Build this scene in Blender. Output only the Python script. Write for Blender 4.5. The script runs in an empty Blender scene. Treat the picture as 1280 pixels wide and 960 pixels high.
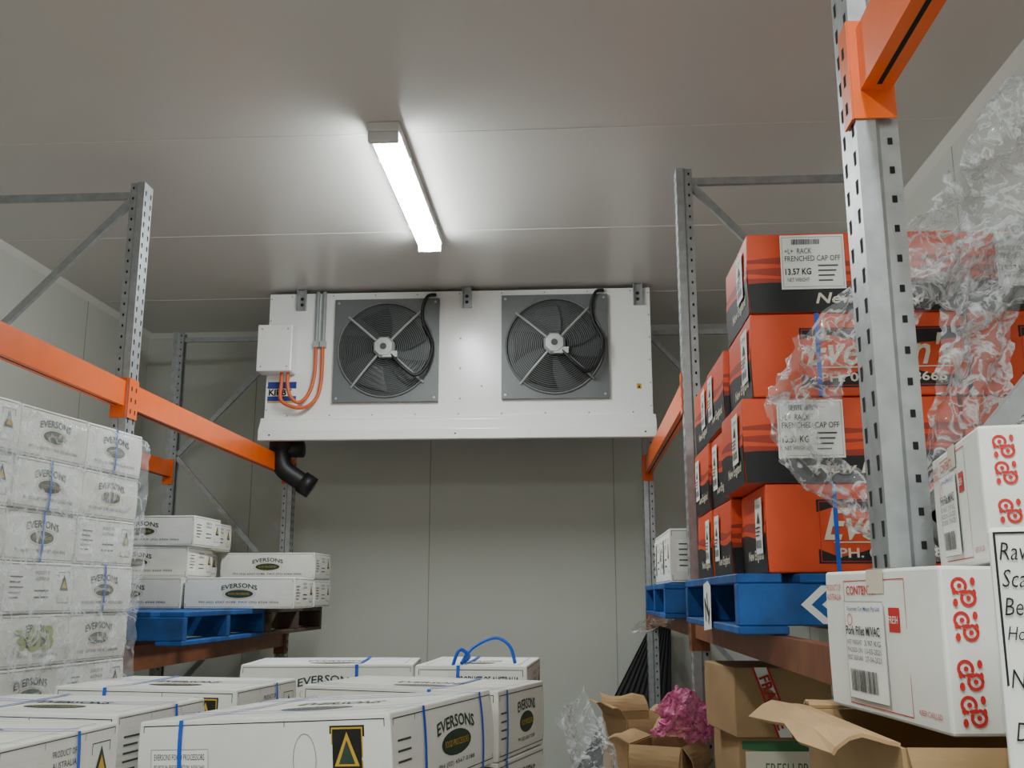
import bpy, bmesh, math, random
from mathutils import Vector, Matrix, noise
random.seed(7)
CZ=1.5
scene=bpy.context.scene
col=scene.collection
# ---------------------------------------------------------------- materials
def lin(c):
    r=[]
    for x in c:
        x=x/255.0
        r.append(x/12.92 if x<=0.04045 else ((x+0.055)/1.055)**2.4)
    return r
MATS={}
def mat(name,c,rough=.6,metal=0.0,nz=0.0,ns=8.0,bump=0.0,bs=60.0,spec=.5,emis=0.0,coat=0.0):
    m=bpy.data.materials.new(name); m.use_nodes=True
    nt=m.node_tree; b=nt.nodes['Principled BSDF']
    l=lin(c)
    b.inputs['Base Color'].default_value=(*l,1)
    b.inputs['Roughness'].default_value=rough
    b.inputs['Metallic'].default_value=metal
    b.inputs['Specular IOR Level'].default_value=spec
    if coat: b.inputs['Coat Weight'].default_value=coat
    tc=nt.nodes.new('ShaderNodeTexCoord')
    if nz>0:
        n=nt.nodes.new('ShaderNodeTexNoise'); n.inputs['Scale'].default_value=ns; n.inputs['Detail'].default_value=5
        nt.links.new(tc.outputs['Object'],n.inputs['Vector'])
        r=nt.nodes.new('ShaderNodeValToRGB')
        r.color_ramp.elements[0].position=.3; r.color_ramp.elements[1].position=.7
        r.color_ramp.elements[0].color=(*[x*(1-nz) for x in l],1)
        r.color_ramp.elements[1].color=(*[min(1,x*(1+nz)) for x in l],1)
        nt.links.new(n.outputs['Fac'],r.inputs['Fac'])
        nt.links.new(r.outputs['Color'],b.inputs['Base Color'])
    if bump>0:
        n2=nt.nodes.new('ShaderNodeTexNoise'); n2.inputs['Scale'].default_value=bs; n2.inputs['Detail'].default_value=3
        nt.links.new(tc.outputs['Object'],n2.inputs['Vector'])
        bp=nt.nodes.new('ShaderNodeBump'); bp.inputs['Strength'].default_value=bump; bp.inputs['Distance'].default_value=.004
        nt.links.new(n2.outputs['Fac'],bp.inputs['Height']); nt.links.new(bp.outputs['Normal'],b.inputs['Normal'])
    if emis>0:
        b.inputs['Emission Color'].default_value=(.94,1,.985,1); b.inputs['Emission Strength'].default_value=emis
    MATS[name]=m
    return m
def film(name,c,base,line,rough=.12,bump=.8,bs=35.0,width=.05):
    # clear plastic: mostly transparent, milky and glossy along the crinkle ridges
    m=bpy.data.materials.new(name); m.use_nodes=True
    nt=m.node_tree
    for n in list(nt.nodes): nt.nodes.remove(n)
    out=nt.nodes.new('ShaderNodeOutputMaterial')
    mix=nt.nodes.new('ShaderNodeMixShader'); tr=nt.nodes.new('ShaderNodeBsdfTransparent')
    pr=nt.nodes.new('ShaderNodeBsdfPrincipled')
    pr.inputs['Base Color'].default_value=(*lin(c),1); pr.inputs['Roughness'].default_value=rough
    pr.inputs['Specular IOR Level'].default_value=1.0
    tc=nt.nodes.new('ShaderNodeTexCoord')
    n=nt.nodes.new('ShaderNodeTexNoise'); n.inputs['Scale'].default_value=bs; n.inputs['Detail'].default_value=4; n.inputs['Distortion'].default_value=1.2
    nt.links.new(tc.outputs['Object'],n.inputs['Vector'])
    s=nt.nodes.new('ShaderNodeMath'); s.operation='SUBTRACT'; s.inputs[1].default_value=.5
    a=nt.nodes.new('ShaderNodeMath'); a.operation='ABSOLUTE'
    nt.links.new(n.outputs['Fac'],s.inputs[0]); nt.links.new(s.outputs[0],a.inputs[0])
    bp=nt.nodes.new('ShaderNodeBump'); bp.inputs['Strength'].default_value=bump; bp.inputs['Distance'].default_value=.02; bp.invert=True
    nt.links.new(a.outputs[0],bp.inputs['Height']); nt.links.new(bp.outputs['Normal'],pr.inputs['Normal'])
    r=nt.nodes.new('ShaderNodeMapRange'); r.inputs['From Min'].default_value=0; r.inputs['From Max'].default_value=width
    r.inputs['To Min'].default_value=line; r.inputs['To Max'].default_value=base
    nt.links.new(a.outputs[0],r.inputs['Value'])
    nt.links.new(r.outputs['Result'],mix.inputs['Fac'])
    nt.links.new(tr.outputs[0],mix.inputs[1]); nt.links.new(pr.outputs[0],mix.inputs[2])
    nt.links.new(mix.outputs[0],out.inputs[0])
    MATS[name]=m
mat('wall_panel',(199,202,193),.45,nz=.02,ns=1.5,spec=.4)
mat('ceiling_panel',(212,211,206),.28,nz=.02,ns=1.2,spec=.55)
mat('seam',(150,150,142),.6,nz=.05)
mat('seam_ceiling',(226,225,221),.5,nz=.05)
mat('floor_concrete',(150,150,146),.7,nz=.15,ns=3,bump=.3)
mat('trim_plastic',(226,227,220),.4,nz=.02)
mat('galv',(168,172,174),.42,.6,nz=.15,ns=25,bump=.1,bs=80)
mat('hole',(22,22,22),.9,nz=.1)
mat('orange_paint',(236,98,14),.4,nz=.06,ns=10,coat=.2)
mat('orange_dull',(126,74,44),.6,nz=.25,ns=10)  # darker, browner orange for the lower beams
mat('carton_white',(232,232,226),.75,nz=.05,ns=7,bump=.25,bs=20)
mat('carton_white2',(224,222,213),.75,nz=.07,ns=5,bump=.25,bs=20)
mat('carton_brown',(170,138,98),.8,nz=.12,ns=6,bump=.3,bs=25)
mat('carton_orange',(222,76,30),.5,nz=.06,ns=6,bump=.15,bs=20)
mat('carton_orange_dark',(160,50,30),.5,nz=.06)
mat('ink_black',(20,19,21),.5,nz=.15,ns=12)
mat('ink_grey',(70,70,72),.6,nz=.1)
mat('ink_green',(44,66,52),.6,nz=.1)
mat('ink_olive',(150,165,90),.6,nz=.1)
mat('ink_gold',(205,165,50),.6,nz=.1)
mat('ink_red',(196,38,36),.6,nz=.08)
mat('ink_blue',(40,60,140),.6,nz=.08)
mat('ink_cream',(226,216,196),.6,nz=.05)
mat('paper',(242,242,238),.6,nz=.03)
mat('strap_blue',(24,90,200),.35,nz=.1)
mat('green_print',(60,110,70),.6,nz=.1)
mat('tape_clear',(214,206,184),.25,nz=.06)
mat('pallet_blue',(14,78,146),.65,nz=.45,ns=9,bump=.5,bs=30)
mat('pallet_wood',(95,80,66),.8,nz=.3,ns=9,bump=.5,bs=30)
mat('white_enamel',(242,243,241),.22,nz=.01,ns=3)
mat('fan_grey',(102,106,106),.45,.1,nz=.06)
mat('fan_dark',(62,65,66),.5,.1,nz=.1)
mat('blade_dark',(38,40,42),.45,.2,nz=.1)
mat('motor_grey',(176,181,179),.4,.3,nz=.08)
mat('rubber_black',(16,16,18),.5,nz=.2,ns=20)
mat('conduit_orange',(210,98,46),.45,nz=.05)
mat('conduit_grey',(140,146,148),.45,nz=.05)
mat('black_sheet',(20,20,22),.6,nz=.3,ns=20,bump=.5,bs=50)
mat('lamp_housing',(215,216,215),.4,nz=.02)
mat('lamp_glow',(255,255,255),.4,emis=98.0)
film('wrap_film',(240,246,252),.20,.55,.12,.8,8,.04)
film('bubble_film',(244,247,250),.20,.80,.06,1.0,14,.06)
film('pink_film',(228,110,165),.45,.85,.2,.9,18,.08)
# ---------------------------------------------------------------- mesh builder
class MB:
    def __init__(s): s.v=[];s.f=[];s.m=[];s.mats=[]
    def mi(s,n):
        if n not in s.mats: s.mats.append(n)
        return s.mats.index(n)
    def add(s,vs,fs,m):
        o=len(s.v); k=s.mi(m)
        s.v+= [Vector(p) for p in vs]
        for f in fs: s.f.append([o+i for i in f]); s.m.append(k)
    def box(s,x0,x1,y0,y1,z0,z1,m,M=None):
        vs=[Vector(p) for p in ((x0,y0,z0),(x1,y0,z0),(x1,y1,z0),(x0,y1,z0),(x0,y0,z1),(x1,y0,z1),(x1,y1,z1),(x0,y1,z1))]
        if M is not None: vs=[M@p for p in vs]
        s.add(vs,[(0,3,2,1),(4,5,6,7),(0,1,5,4),(1,2,6,5),(2,3,7,6),(3,0,4,7)],m)
    def bar(s,a,b,w,t,m,up=Vector((0,1,0))):
        a=Vector(a);b=Vector(b);d=(b-a);L=d.length;d.normalize()
        sx=d.cross(up).normalized(); uy=sx.cross(d).normalized()
        vs=[]
        for q in (a,b):
            for i,j in ((-1,-1),(1,-1),(1,1),(-1,1)): vs.append(q+sx*(i*w/2)+uy*(j*t/2))
        s.add(vs,[(0,1,2,3),(7,6,5,4),(0,4,5,1),(1,5,6,2),(2,6,7,3),(3,7,4,0)],m)
    def tube(s,pts,r,m,n=8,closed=False,cap=True):
        pts=[Vector(p) for p in pts]; N=len(pts); vs=[]
        up=None
        for i,p in enumerate(pts):
            if closed: d=pts[(i+1)%N]-pts[i-1]
            else: d=pts[min(i+1,N-1)]-pts[max(i-1,0)]
            d.normalize()
            if up is None: up=d.orthogonal().normalized()
            up=(up-d*up.dot(d)).normalized(); si=d.cross(up)
            rr=r[i] if isinstance(r,(list,tuple)) else r
            for k in range(n):
                a=2*math.pi*k/n; vs.append(p+up*math.cos(a)*rr+si*math.sin(a)*rr)
        fs=[]
        for i in range(N if closed else N-1):
            for k in range(n):
                a=i*n+k;b=i*n+(k+1)%n;c=((i+1)%N)*n+(k+1)%n;d2=((i+1)%N)*n+k
                fs.append((a,b,c,d2))
        if not closed and cap: fs+= [tuple(reversed(range(n))),tuple(range((N-1)*n,N*n))]
        s.add(vs,fs,m)
    def disc(s,c,r,m,n=24,axis='y',r2=None):
        c=Vector(c); vs=[]
        for k in range(n):
            a=2*math.pi*k/n
            vs.append(c+Vector((math.cos(a)*r,0,math.sin(a)*(r2 or r))))
        s.add(vs,[tuple(range(n))],m)
    def prism(s,prof,z0,z1,m):
        n=len(prof); vs=[(x,y,z0) for x,y in prof]+[(x,y,z1) for x,y in prof]
        fs=[(i,(i+1)%n,n+(i+1)%n,n+i) for i in range(n)]+[tuple(reversed(range(n))),tuple(range(n,2*n))]
        s.add(vs,fs,m)
    def mesh(s,name,fn=None,smooth=False):
        me=bpy.data.meshes.new(name)
        v=[fn(p) for p in s.v] if fn else s.v
        me.from_pydata([tuple(p) for p in v],[],s.f)
        for n in s.mats: me.materials.append(MATS[n])
        me.polygons.foreach_set('material_index',s.m)
        if smooth: me.polygons.foreach_set('use_smooth',[True]*len(s.f))
        me.update()
        return me
    def finish(s,name,parent=None,smooth=False,bevel=0,**kw):
        lo=Vector((min(p.x for p in s.v),min(p.y for p in s.v),min(p.z for p in s.v)))
        hi=Vector((max(p.x for p in s.v),max(p.y for p in s.v),max(p.z for p in s.v)))
        c=Vector(((lo.x+hi.x)/2,(lo.y+hi.y)/2,lo.z))
        me=s.mesh(name,lambda p:p-c,smooth)
        o=bpy.data.objects.new(name,me); col.objects.link(o)
        o['w']=list(c)
        if parent is not None:
            o.parent=parent; o.location=c-Vector(parent['w'])
        else: o.location=c
        if bevel:
            b=o.modifiers.new('b','BEVEL'); b.width=bevel; b.segments=2; b.limit_method='ANGLE'
        for k,x in kw.items(): o[k]=x
        return o
def empty(name,loc,parent=None,**kw):
    o=bpy.data.objects.new(name,None); o.empty_display_size=.1; col.objects.link(o)
    o['w']=list(loc)
    if parent is not None: o.parent=parent; o.location=Vector(loc)-Vector(parent['w'])
    else: o.location=loc
    for k,x in kw.items(): o[k]=x
    return o
def smoothpath(P,k=8):
    P=[Vector(p) for p in P]; out=[]
    for i in range(len(P)-1):
        p0=P[max(i-1,0)];p1=P[i];p2=P[i+1];p3=P[min(i+2,len(P)-1)]
        for j in range(k):
            t=j/k
            out.append(.5*((2*p1)+(p2-p0)*t+(2*p0-5*p1+4*p2-p3)*t*t+(3*p1-p0-3*p2+p3)*t**3))
    out.append(P[-1]); return out
# ---------------------------------------------------------------- text
TC={}
def text2d(t,bold=0.0):
    k=(t,bold)
    if k in TC: return TC[k]
    cu=bpy.data.curves.new('t','FONT'); cu.body=t; cu.resolution_u=2; cu.offset=bold
    o=bpy.data.objects.new('t',cu); col.objects.link(o)
    dg=bpy.context.evaluated_depsgraph_get(); dg.update()
    me=o.evaluated_get(dg).to_mesh()
    vs=[(v.co.x,v.co.y) for v in me.vertices]; fs=[tuple(p.vertices) for p in me.polygons]
    o.evaluated_get(dg).to_mesh_clear()
    bpy.data.objects.remove(o); bpy.data.curves.remove(cu)
    x0=min(v[0] for v in vs);x1=max(v[0] for v in vs);y0=min(v[1] for v in vs);y1=max(v[1] for v in vs)
    vs=[((x-x0)/(y1-y0),(y-y0)/(y1-y0)) for x,y in vs]
    TC[k]=(vs,fs,(x1-x0)/(y1-y0)); return TC[k]
class PL:
    def __init__(s,mb,O,U,V,w,h):
        s.mb=mb;s.O=Vector(O);s.U=Vector(U);s.V=Vector(V);s.N=s.U.cross(s.V);s.w=w;s.h=h
    def p(s,u,v,l): return s.O+s.U*u+s.V*v+s.N*(.0008+.0006*l)
    def poly(s,pts,m,l=0): s.mb.add([s.p(u,v,l) for u,v in pts],[tuple(range(len(pts)))],m)
    def rect(s,u0,v0,u1,v1,m,l=0): s.poly([(u0,v0),(u1,v0),(u1,v1),(u0,v1)],m,l)
    def frame(s,u0,v0,u1,v1,t,m,l=0):
        s.rect(u0,v0,u1,v0+t,m,l);s.rect(u0,v1-t,u1,v1,m,l);s.rect(u0,v0+t,u0+t,v1-t,m,l);s.rect(u1-t,v0+t,u1,v1-t,m,l)
    def ell(s,cu,cv,a,b,m,l=0,n=20): s.poly([(cu+a*math.cos(2*math.pi*i/n),cv+b*math.sin(2*math.pi*i/n)) for i in range(n)],m,l)
    def ring(s,cu,cv,a,b,t,m,l=0,n=20,a0=0,a1=2*math.pi):
        for i in range(n):
            x=a0+(a1-a0)*i/n;y=a0+(a1-a0)*(i+1)/n
            s.poly([(cu+(a-t)*math.cos(x),cv+(b-t)*math.sin(x)),(cu+a*math.cos(x),cv+b*math.sin(x)),(cu+a*math.cos(y),cv+b*math.sin(y)),(cu+(a-t)*math.cos(y),cv+(b-t)*math.sin(y))],m,l)
    def text(s,t,cu,cv,h,m,w=None,l=1,shear=0.0,bold=0.0,rot=0.0,arc=0.0,align='c',xs=1.0):
        vs,fs,W=text2d(t,bold); sx=h*xs if w is None else w/W
        off=-W*sx/2 if align=='c' else 0
        out=[]
        for x,y in vs:
            a=x*sx+off; b=(y-.5)*h; a+=shear*b
            if arc: b-=arc*(a*a)
            c,sn=math.cos(rot),math.sin(rot)
            out.append(s.p(cu+a*c-b*sn,cv+a*sn+b*c,l))
        s.mb.add(out,fs,m)
    def bars(s,u0,v0,u1,v1,m='ink_black',l=2,seed=1):
        r=random.Random(seed); u=u0
        while u<u1:
            t=r.choice([.0008,.0014,.002]); s.rect(u,v0,min(u+t,u1),v1,m,l); u+=t+r.choice([.0008,.0014])
def face(mb,k,w,d,h):
    if k=='front': return PL(mb,(-w/2,-d/2,0),(1,0,0),(0,0,1),w,h)
    if k=='left': return PL(mb,(-w/2,d/2,0),(0,-1,0),(0,0,1),d,h)
    if k=='right': return PL(mb,(w/2,-d/2,0),(0,1,0),(0,0,1),d,h)
    if k=='top': return PL(mb,(-w/2,-d/2,h),(1,0,0),(0,1,0),w,d)
# ------------------------------------------------- printed designs
def d_ever(P,full=True,sc=1.0):
    w,h=P.w,P.h; c=w/2
    P.frame(.008,.008,w-.008,h-.008,.0018,'ink_green')
    P.text('EVERSONS',c,h*.74,h*.15,'ink_green',w=min(w*.46,.19),bold=.02,arc=1.5)
    P.ell(c,h*.47,min(w*.17,.075),h*.13,'ink_green')
    P.text('FOOD PROCESSORS',c,h*.47,h*.07,'ink_gold',w=min(w*.26,.11),l=2)
    P.ring(c,h*.47,min(w*.20,.088),h*.165,.002,'ink_gold',l=0)
    P.text('PH (02) 6567 0188  FAX (02) 6566 0066',c,h*.2,h*.085,'ink_black',w=w*.72)
def d_everG(P):
    d_ever(P); P.text('303',P.w*.5,P.h*.52,P.h*.5,'ink_olive',w=P.w*.55,l=4,bold=.03,rot=.05)
def d_panel(P,k=0):
    w,h=P.w,P.h
    P.frame(.008,.008,w-.008,h-.008,.0018,'ink_black')
    P.rect(w*.36,.01,w*.363,h-.01,'ink_black'); P.rect(w*.7,.01,w*.703,h-.01,'ink_black')
    P.text('PRODUCT OF',w*.52,h*.8,h*.07,'ink_black',w=w*.2); P.text('AUSTRALIA',w*.52,h*.68,h*.07,'ink_black',w=w*.2)
    P.rect(w*.05,h*.2,w*.3,h*.8,'paper',0)
    for i in range(5): P.rect(w*.07,h*(.3+.1*i),w*(.2+.015*((i*7)%5)),h*(.325+.1*i),'ink_grey',1)
    P.frame(w*.76,h*.2,w*.93,h*.82,.002,'ink_black')
    P.poly([(w*.78,h*.45),(w*.91,h*.45),(w*.845,h*.78)],'ink_green',1)
    P.poly([(w*.81,h*.5),(w*.88,h*.5),(w*.845,h*.68)],'ink_gold',2)
    for i in range(2): P.rect(w*.42,h*(.3+.13*i),w*.62,h*(.33+.13*i),'ink_grey',0)
def d_long(P):
    w,h=P.w,P.h
    P.frame(.012,.010,w-.012,h-.010,.0020,'ink_black')
    P.rect(w*.06,h*.22,w*.30,h*.66,'paper',0); P.frame(w*.06,h*.22,w*.30,h*.66,.001,'ink_grey',1)
    P.text('EVERSONS FOOD PROCESSORS',w*.18,h*.57,h*.07,'ink_black',w=w*.21)
    P.text('PO BOX 96 FREDERICKTON  NSW 2440',w*.18,h*.45,h*.06,'ink_black',w=w*.21)
    P.text('KEEP REFRIGERATED',w*.18,h*.32,h*.06,'ink_grey',w=w*.15)
    P.rect(w*.6,.012,w*.603,h-.012,'ink_black')
    P.ring(w*.68,h*.5,.028,h*.3,.0012,'ink_grey')
    a,b=w*.775,w*.905; c=(a+b)/2
    P.rect(a,h*.14,b,h*.88,'ink_black',0)
    P.rect(a+.004,h*.165,b-.004,h*.86,'ink_gold',1)
    P.rect(a+.007,h*.40,b-.007,h*.84,'ink_black',2)
    P.poly([(a+.012,h*.43),(b-.012,h*.43),(c,h*.81)],'ink_gold',3)
    P.poly([(a+.022,h*.455),(b-.022,h*.455),(c,h*.72)],'ink_green',4)
    P.rect(a+.007,h*.19,b-.007,h*.37,'paper',2)
    P.text('AUSTRALIA',c,h*.28,h*.08,'ink_black',w=w*.09,l=3)
def d_ever_tilt(P):
    w,h=P.w,P.h
    P.frame(.012,.012,w-.012,h-.012,.0020,'ink_black')
    P.rect(w*.2,.012,w*.204,h-.012,'ink_black')
    P.text('EVERSONS',w*.58,h*.72,h*.16,'ink_green',w=w*.38,bold=.02,arc=1.0)
    P.ell(w*.58,h*.45,w*.15,h*.16,'ink_green'); P.text('FOOD PROCESSORS',w*.58,h*.45,h*.08,'ink_gold',w=w*.24,l=2)
    P.text('PH (02) 6567 0188',w*.58,h*.2,h*.07,'ink_black',w=w*.36)
    for i in range(4): P.rect(w*.05,h*(.3+.12*i),w*.16,h*(.325+.12*i),'ink_grey',0)
def d_top(P):
    w,h=P.w,P.h
    P.frame(.03,.03,w-.03,h-.03,.002,'ink_grey')
    P.text('EVERSONS',w*.5,h*.64,h*.10,'ink_green',w=w*.36,bold=.02,arc=.4)
    P.ell(w*.5,h*.42,w*.15,h*.10,'ink_green'); P.text('FOOD PROCESSORS',w*.5,h*.42,h*.05,'ink_gold',w=w*.24,l=2)
    P.rect(0,h*.17,w,h*.174,'ink_grey'); P.rect(0,h*.83,w,h*.834,'ink_grey')
def d_poa(P):
    w,h=P.w,P.h
    P.frame(.012,.012,w-.012,h-.012,.0022,'ink_grey')
    P.text('PRODUCT OF AUSTRALIA',w*.66,h*.76,h*.12,'ink_black',w=w*.54,bold=.02)
    P.text('02 6226 8288',w*.66,h*.56,h*.12,'ink_black',w=w*.42)
    P.rect(w*.06,h*.15,w*.3,h*.9,'paper',0); P.ell(w*.18,h*.5,w*.07,h*.2,'ink_green',1)
def wave(P,v0,amp,m,l,ph=0.0,vb=0.0):
    n=24
    for i in range(n):
        a=P.w*i/n;b=P.w*(i+1)/n
        fa=v0+amp*math.sin(a*16+ph);fb=v0+amp*math.sin(b*16+ph)
        P.poly([(a+.001 if i==0 else a,vb+.001),(b-.001 if i==n-1 else b,vb+.001),(b,fb),(a,fa)],m,l)
def d_orA(P):
    w,h=P.w,P.h
    wave(P,h*.66,h*.035,'carton_orange_dark',0,0); wave(P,h*.59,h*.03,'carton_orange',1,1.2)
    wave(P,h*.53,h*.03,'carton_orange_dark',2,.4); wave(P,h*.46,h*.03,'carton_orange',3,2.0); wave(P,h*.40,h*.03,'carton_orange_dark',4,1.1)
    wave(P,h*.34,h*.035,'ink_black',5,.6)
    P.text('New England',w*.57,h*.15,h*.17,'ink_cream',w=w*.5,l=7,shear=.3,bold=.02)
def d_orB(P):
    w,h=P.w,P.h
    P.rect(w*.23,h*.10,w*.99,h*.82,'ink_black',0)
    P.frame(w*.24,h*.12,w*.98,h*.80,.0018,'ink_red',1)
    P.text("Everson's",w*.61,h*.55,h*.38,'ink_cream',w=w*.66,l=3,shear=.3,bold=.015)
    P.rect(w*.30,h*.33,w*.94,h*.345,'ink_cream',3)
    P.text('PH. 02-6566 8666',w*.61,h*.22,h*.11,'ink_cream',w=w*.58,l=3,bold=.02)
def d_orS(P):
    w,h=P.w,P.h
    wave(P,h*.6,h*.03,'carton_orange_dark',0,0); wave(P,h*.52,h*.03,'carton_orange',1,1.2)
    wave(P,h*.45,h*.035,'ink_black',2,.6)
    P.text("New England",w*.6,h*.2,h*.15,'ink_cream',w=w*.6,l=4,shear=.3,bold=.02)
def stick_rack(P,u0,v0,u1,v1):
    P.rect(u0,v0,u1,v1,'paper',9); c=(u0+u1)/2; H=v1-v0; W=u1-u0
    P.bars(u0+W*.18,v0+H*.82,u0+W*.62,v0+H*.92,l=10,seed=3)
    P.text('+L+  RACK',u0+W*.28,v0+H*.7,H*.1,'ink_black',w=W*.42,l=10)
    P.text('FRENCHED CAP OFF',c,v0+H*.56,H*.1,'ink_black',w=W*.86,l=10)
    P.text('13.57 KG',u0+W*.27,v0+H*.32,H*.12,'ink_black',w=W*.4,l=10,bold=.02)
    P.text('NET WEIGHT',u0+W*.27,v0+H*.17,H*.07,'ink_black',w=W*.34,l=10)
    P.frame(u0+W*.03,v0+H*.04,u1-W*.03,v1-H*.04,.0008,'ink_grey',10)
    for i in range(4): P.rect(u0+W*.58,v0+H*(.14+.09*i),u0+W*(.8+.03*i),v0+H*(.165+.09*i),'ink_grey',10)
def stick_small(P,u0,v0,u1,v1,s=1):
    P.rect(u0,v0,u1,v1,'paper',9); H=v1-v0; W=u1-u0
    P.bars(u0+W*.12,v0+H*.1,u0+W*.85,v0+H*.25,l=10,seed=s)
    P.text('AUSTRALIA',(u0+u1)/2,v0+H*.85,H*.07,'ink_black',w=W*.7,l=10)
    P.poly([(u0+W*.3,v0+H*.55),(u0+W*.7,v0+H*.55),(u0+W*.5,v0+H*.77)],'ink_green',10)
    for i in range(3): P.rect(u0+W*.12,v0+H*(.32+.07*i),u0+W*(.6+.08*i),v0+H*(.345+.07*i),'ink_black',10)
# ------------------------------------------------- carton types
def boxbody(mb,w,d,h,m,cuts=5):
    bm=bmesh.new(); bmesh.ops.create_cube(bm,size=1)
    for v in bm.verts: v.co=Vector((v.co.x*w,v.co.y*d,(v.co.z+.5)*h))
    bmesh.ops.bevel(bm,geom=list(bm.edges),offset=.004,segments=2,affect='EDGES',profile=.5)
    for ax,L,o in ((0,w,-w/2),(1,d,-d/2),(2,h,0)):
        for i in range(1,cuts+1):
            co=Vector((0,0,0)); co[ax]=o+L*i/(cuts+1); no=Vector((0,0,0)); no[ax]=1
            bmesh.ops.bisect_plane(bm,geom=list(bm.verts)+list(bm.edges)+list(bm.faces),plane_co=co,plane_no=no)
    bm.verts.ensure_lookup_table(); idx={v:i for i,v in enumerate(bm.verts)}
    mb.add([v.co.copy() for v in bm.verts],[[idx[v] for v in f.verts] for f in bm.faces],m)
    bm.free()
def bulge(w,d,h,seed,amt=.012):
    sv=Vector((seed*3.7,seed*1.3,seed*2.1))
    def fn(p):
        t=max(0,min(1,p.z/h)); f=1-(2*t-1)**2
        q=Vector((p.x*(1+amt*f),p.y*(1+amt*f),p.z))
        q.z-=.006*t*max(0,(1-(2*p.x/w)**2))*max(0,(1-(2*p.y/d)**2))
        n=noise.noise_vector(p*5+sv)*.0016
        return q+n
    return fn
TYPES={}
def ctype(key,w,d,h,body,designs,stickers=(),straps=(),tape=False,seed=1,amt=.012,strapax=()):
    fn=bulge(w,d,h,seed,amt)
    mb=MB(); boxbody(mb,w,d,h,body)
    for k,f in designs: f(face(mb,k,w,d,h))
    P=face(mb,'top',w,d,h); P.rect(0.004,d/2-.0012,w-.004,d/2+.0012,'ink_grey',0)
    parts=[('body',mb.mesh('carton_mesh',fn))]
    for k,f in stickers:
        mb=MB(); f(face(mb,k,w,d,h)); parts.append(('sticker',mb.mesh('sticker_mesh',fn)))
    def ringband(x0,ax,m,ww,off):
        mb=MB(); g=off; n=6
        L=(d if ax=='x' else w)
        for s in range(4):
            for i in range(n):
                def pt(tt,side):
                    if s==0: a=(-L/2-g,tt*h)
                    elif s==1: a=(-L/2-g+tt*(L+2*g),h+g)
                    elif s==2: a=(L/2+g,h-tt*h)
                    else: a=(L/2+g-tt*(L+2*g),-.0002)
                    x=x0+side*ww/2
                    return (x,a[0],a[1]) if ax=='x' else (a[0],x,a[1])
                mb.add([pt(i/n,-1),pt(i/n,1),pt((i+1)/n,1),pt((i+1)/n,-1)],[(0,1,2,3)],m)
        return mb.mesh('band_mesh',fn)
    for x0 in straps: parts.append(('strap',ringband(x0,'x','strap_blue',.011,.0035)))
    for x0 in strapax: parts.append(('strap',ringband(x0,'y','strap_blue',.011,.0045)))
    if tape:
        mb=MB(); P=face(mb,'top',w,d,h); P.rect(0,d/2-.025,w,d/2+.025,'tape_clear',1)
        P=face(mb,'left',w,d,h); P.rect(d/2-.025,h-.03,d/2+.025,h,'tape_clear',1)
        parts.append(('tape',mb.mesh('tape_mesh',fn)))
    TYPES[key]=(parts,w,d,h)
def put(key,x,y,z,rz=0,label='',group=None,rx=0,ry=0,plain=False,name='carton',cat='cardboard box'):
    parts,w,d,h=TYPES[key]
    r=bpy.data.objects.new(name,parts[0][1]); col.objects.link(r)
    r.location=(x,y,z); r.rotation_euler=(math.radians(rx),math.radians(ry),math.radians(rz))
    r['label']=label; r['category']=cat
    if group: r['group']=group
    if not plain:
        for n,me in parts[1:]:
            c=bpy.data.objects.new(n,me); col.objects.link(c); c.parent=r
            if n=='strap': c['label']='blue plastic packing strap'
    return r
ctype('LS1',.58,.386,.178,'carton_white',[('right',d_ever),('front',d_long)],seed=1,strapax=(.0,))
ctype('LS2',.58,.386,.178,'carton_white',[('right',d_panel),('front',d_long)],seed=2)
ctype('LS3',.58,.386,.178,'carton_white2',[('right',d_ever),('front',d_long)],seed=3)
ctype('LS4',.58,.386,.178,'carton_white2',[('right',d_everG),('front',d_long)],seed=17)
ctype('BK1',.59,.386,.163,'carton_white',[('front',d_ever),('right',d_panel)],seed=4)
ctype('BK2',.59,.386,.163,'carton_white2',[('front',d_ever),('right',d_panel)],seed=5)
ctype('FG1',.63,.57,.18,'carton_white',[('front',d_long),('right',d_ever_tilt),('top',d_top)],seed=6,straps=(-.20,),strapax=(-.13,.2))
ctype('FG2',.6,.38,.18,'carton_white2',[('front',d_long),('right',d_ever_tilt),('top',d_top)],seed=7,straps=(.1,),strapax=(-.13,))
ctype('FG3',.56,.4,.18,'carton_white',[('front',d_long),('right',d_panel),('top',d_top)],seed=8,straps=(-.12,),strapax=(.05,))
ctype('FG4',.36,.46,.18,'carton_white',[('front',d_poa),('right',d_panel),('top',d_top)],seed=9,straps=(-.04,))
ctype('FG5',.58,.4,.18,'carton_white',[('front',d_ever),('right',d_panel),('top',d_top)],seed=10,straps=(.1,),strapax=(.1,))
OW,OD,OH=.54,.368,.2195
ctype('ORA',OW,OD,OH,'carton_orange',[('front',d_orA),('left',d_orS)],
      stickers=[('front',lambda P:stick_rack(P,.085,.062,.25,.212)),('left',lambda P:stick_small(P,.22,.06,.32,.19,4))],seed=11)
ctype('ORB',OW,OD,OH,'carton_orange',[('front',d_orB),('left',d_orS)],
      stickers=[('left',lambda P:stick_small(P,.25,.05,.345,.19,5))],seed=12,straps=(-.10,))
ctype('ORC',OW,OD,OH,'carton_orange',[('front',d_orA),('left',d_orS)],
      stickers=[('left',lambda P:stick_small(P,.06,.05,.155,.19,6))],seed=13)
ctype('WS',.56,.37,.225,'carton_white',[('left',d_panel),('front',d_panel)],stickers=[('left',lambda P:stick_small(P,.03,.05,.11,.2,7))],seed=14)
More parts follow.
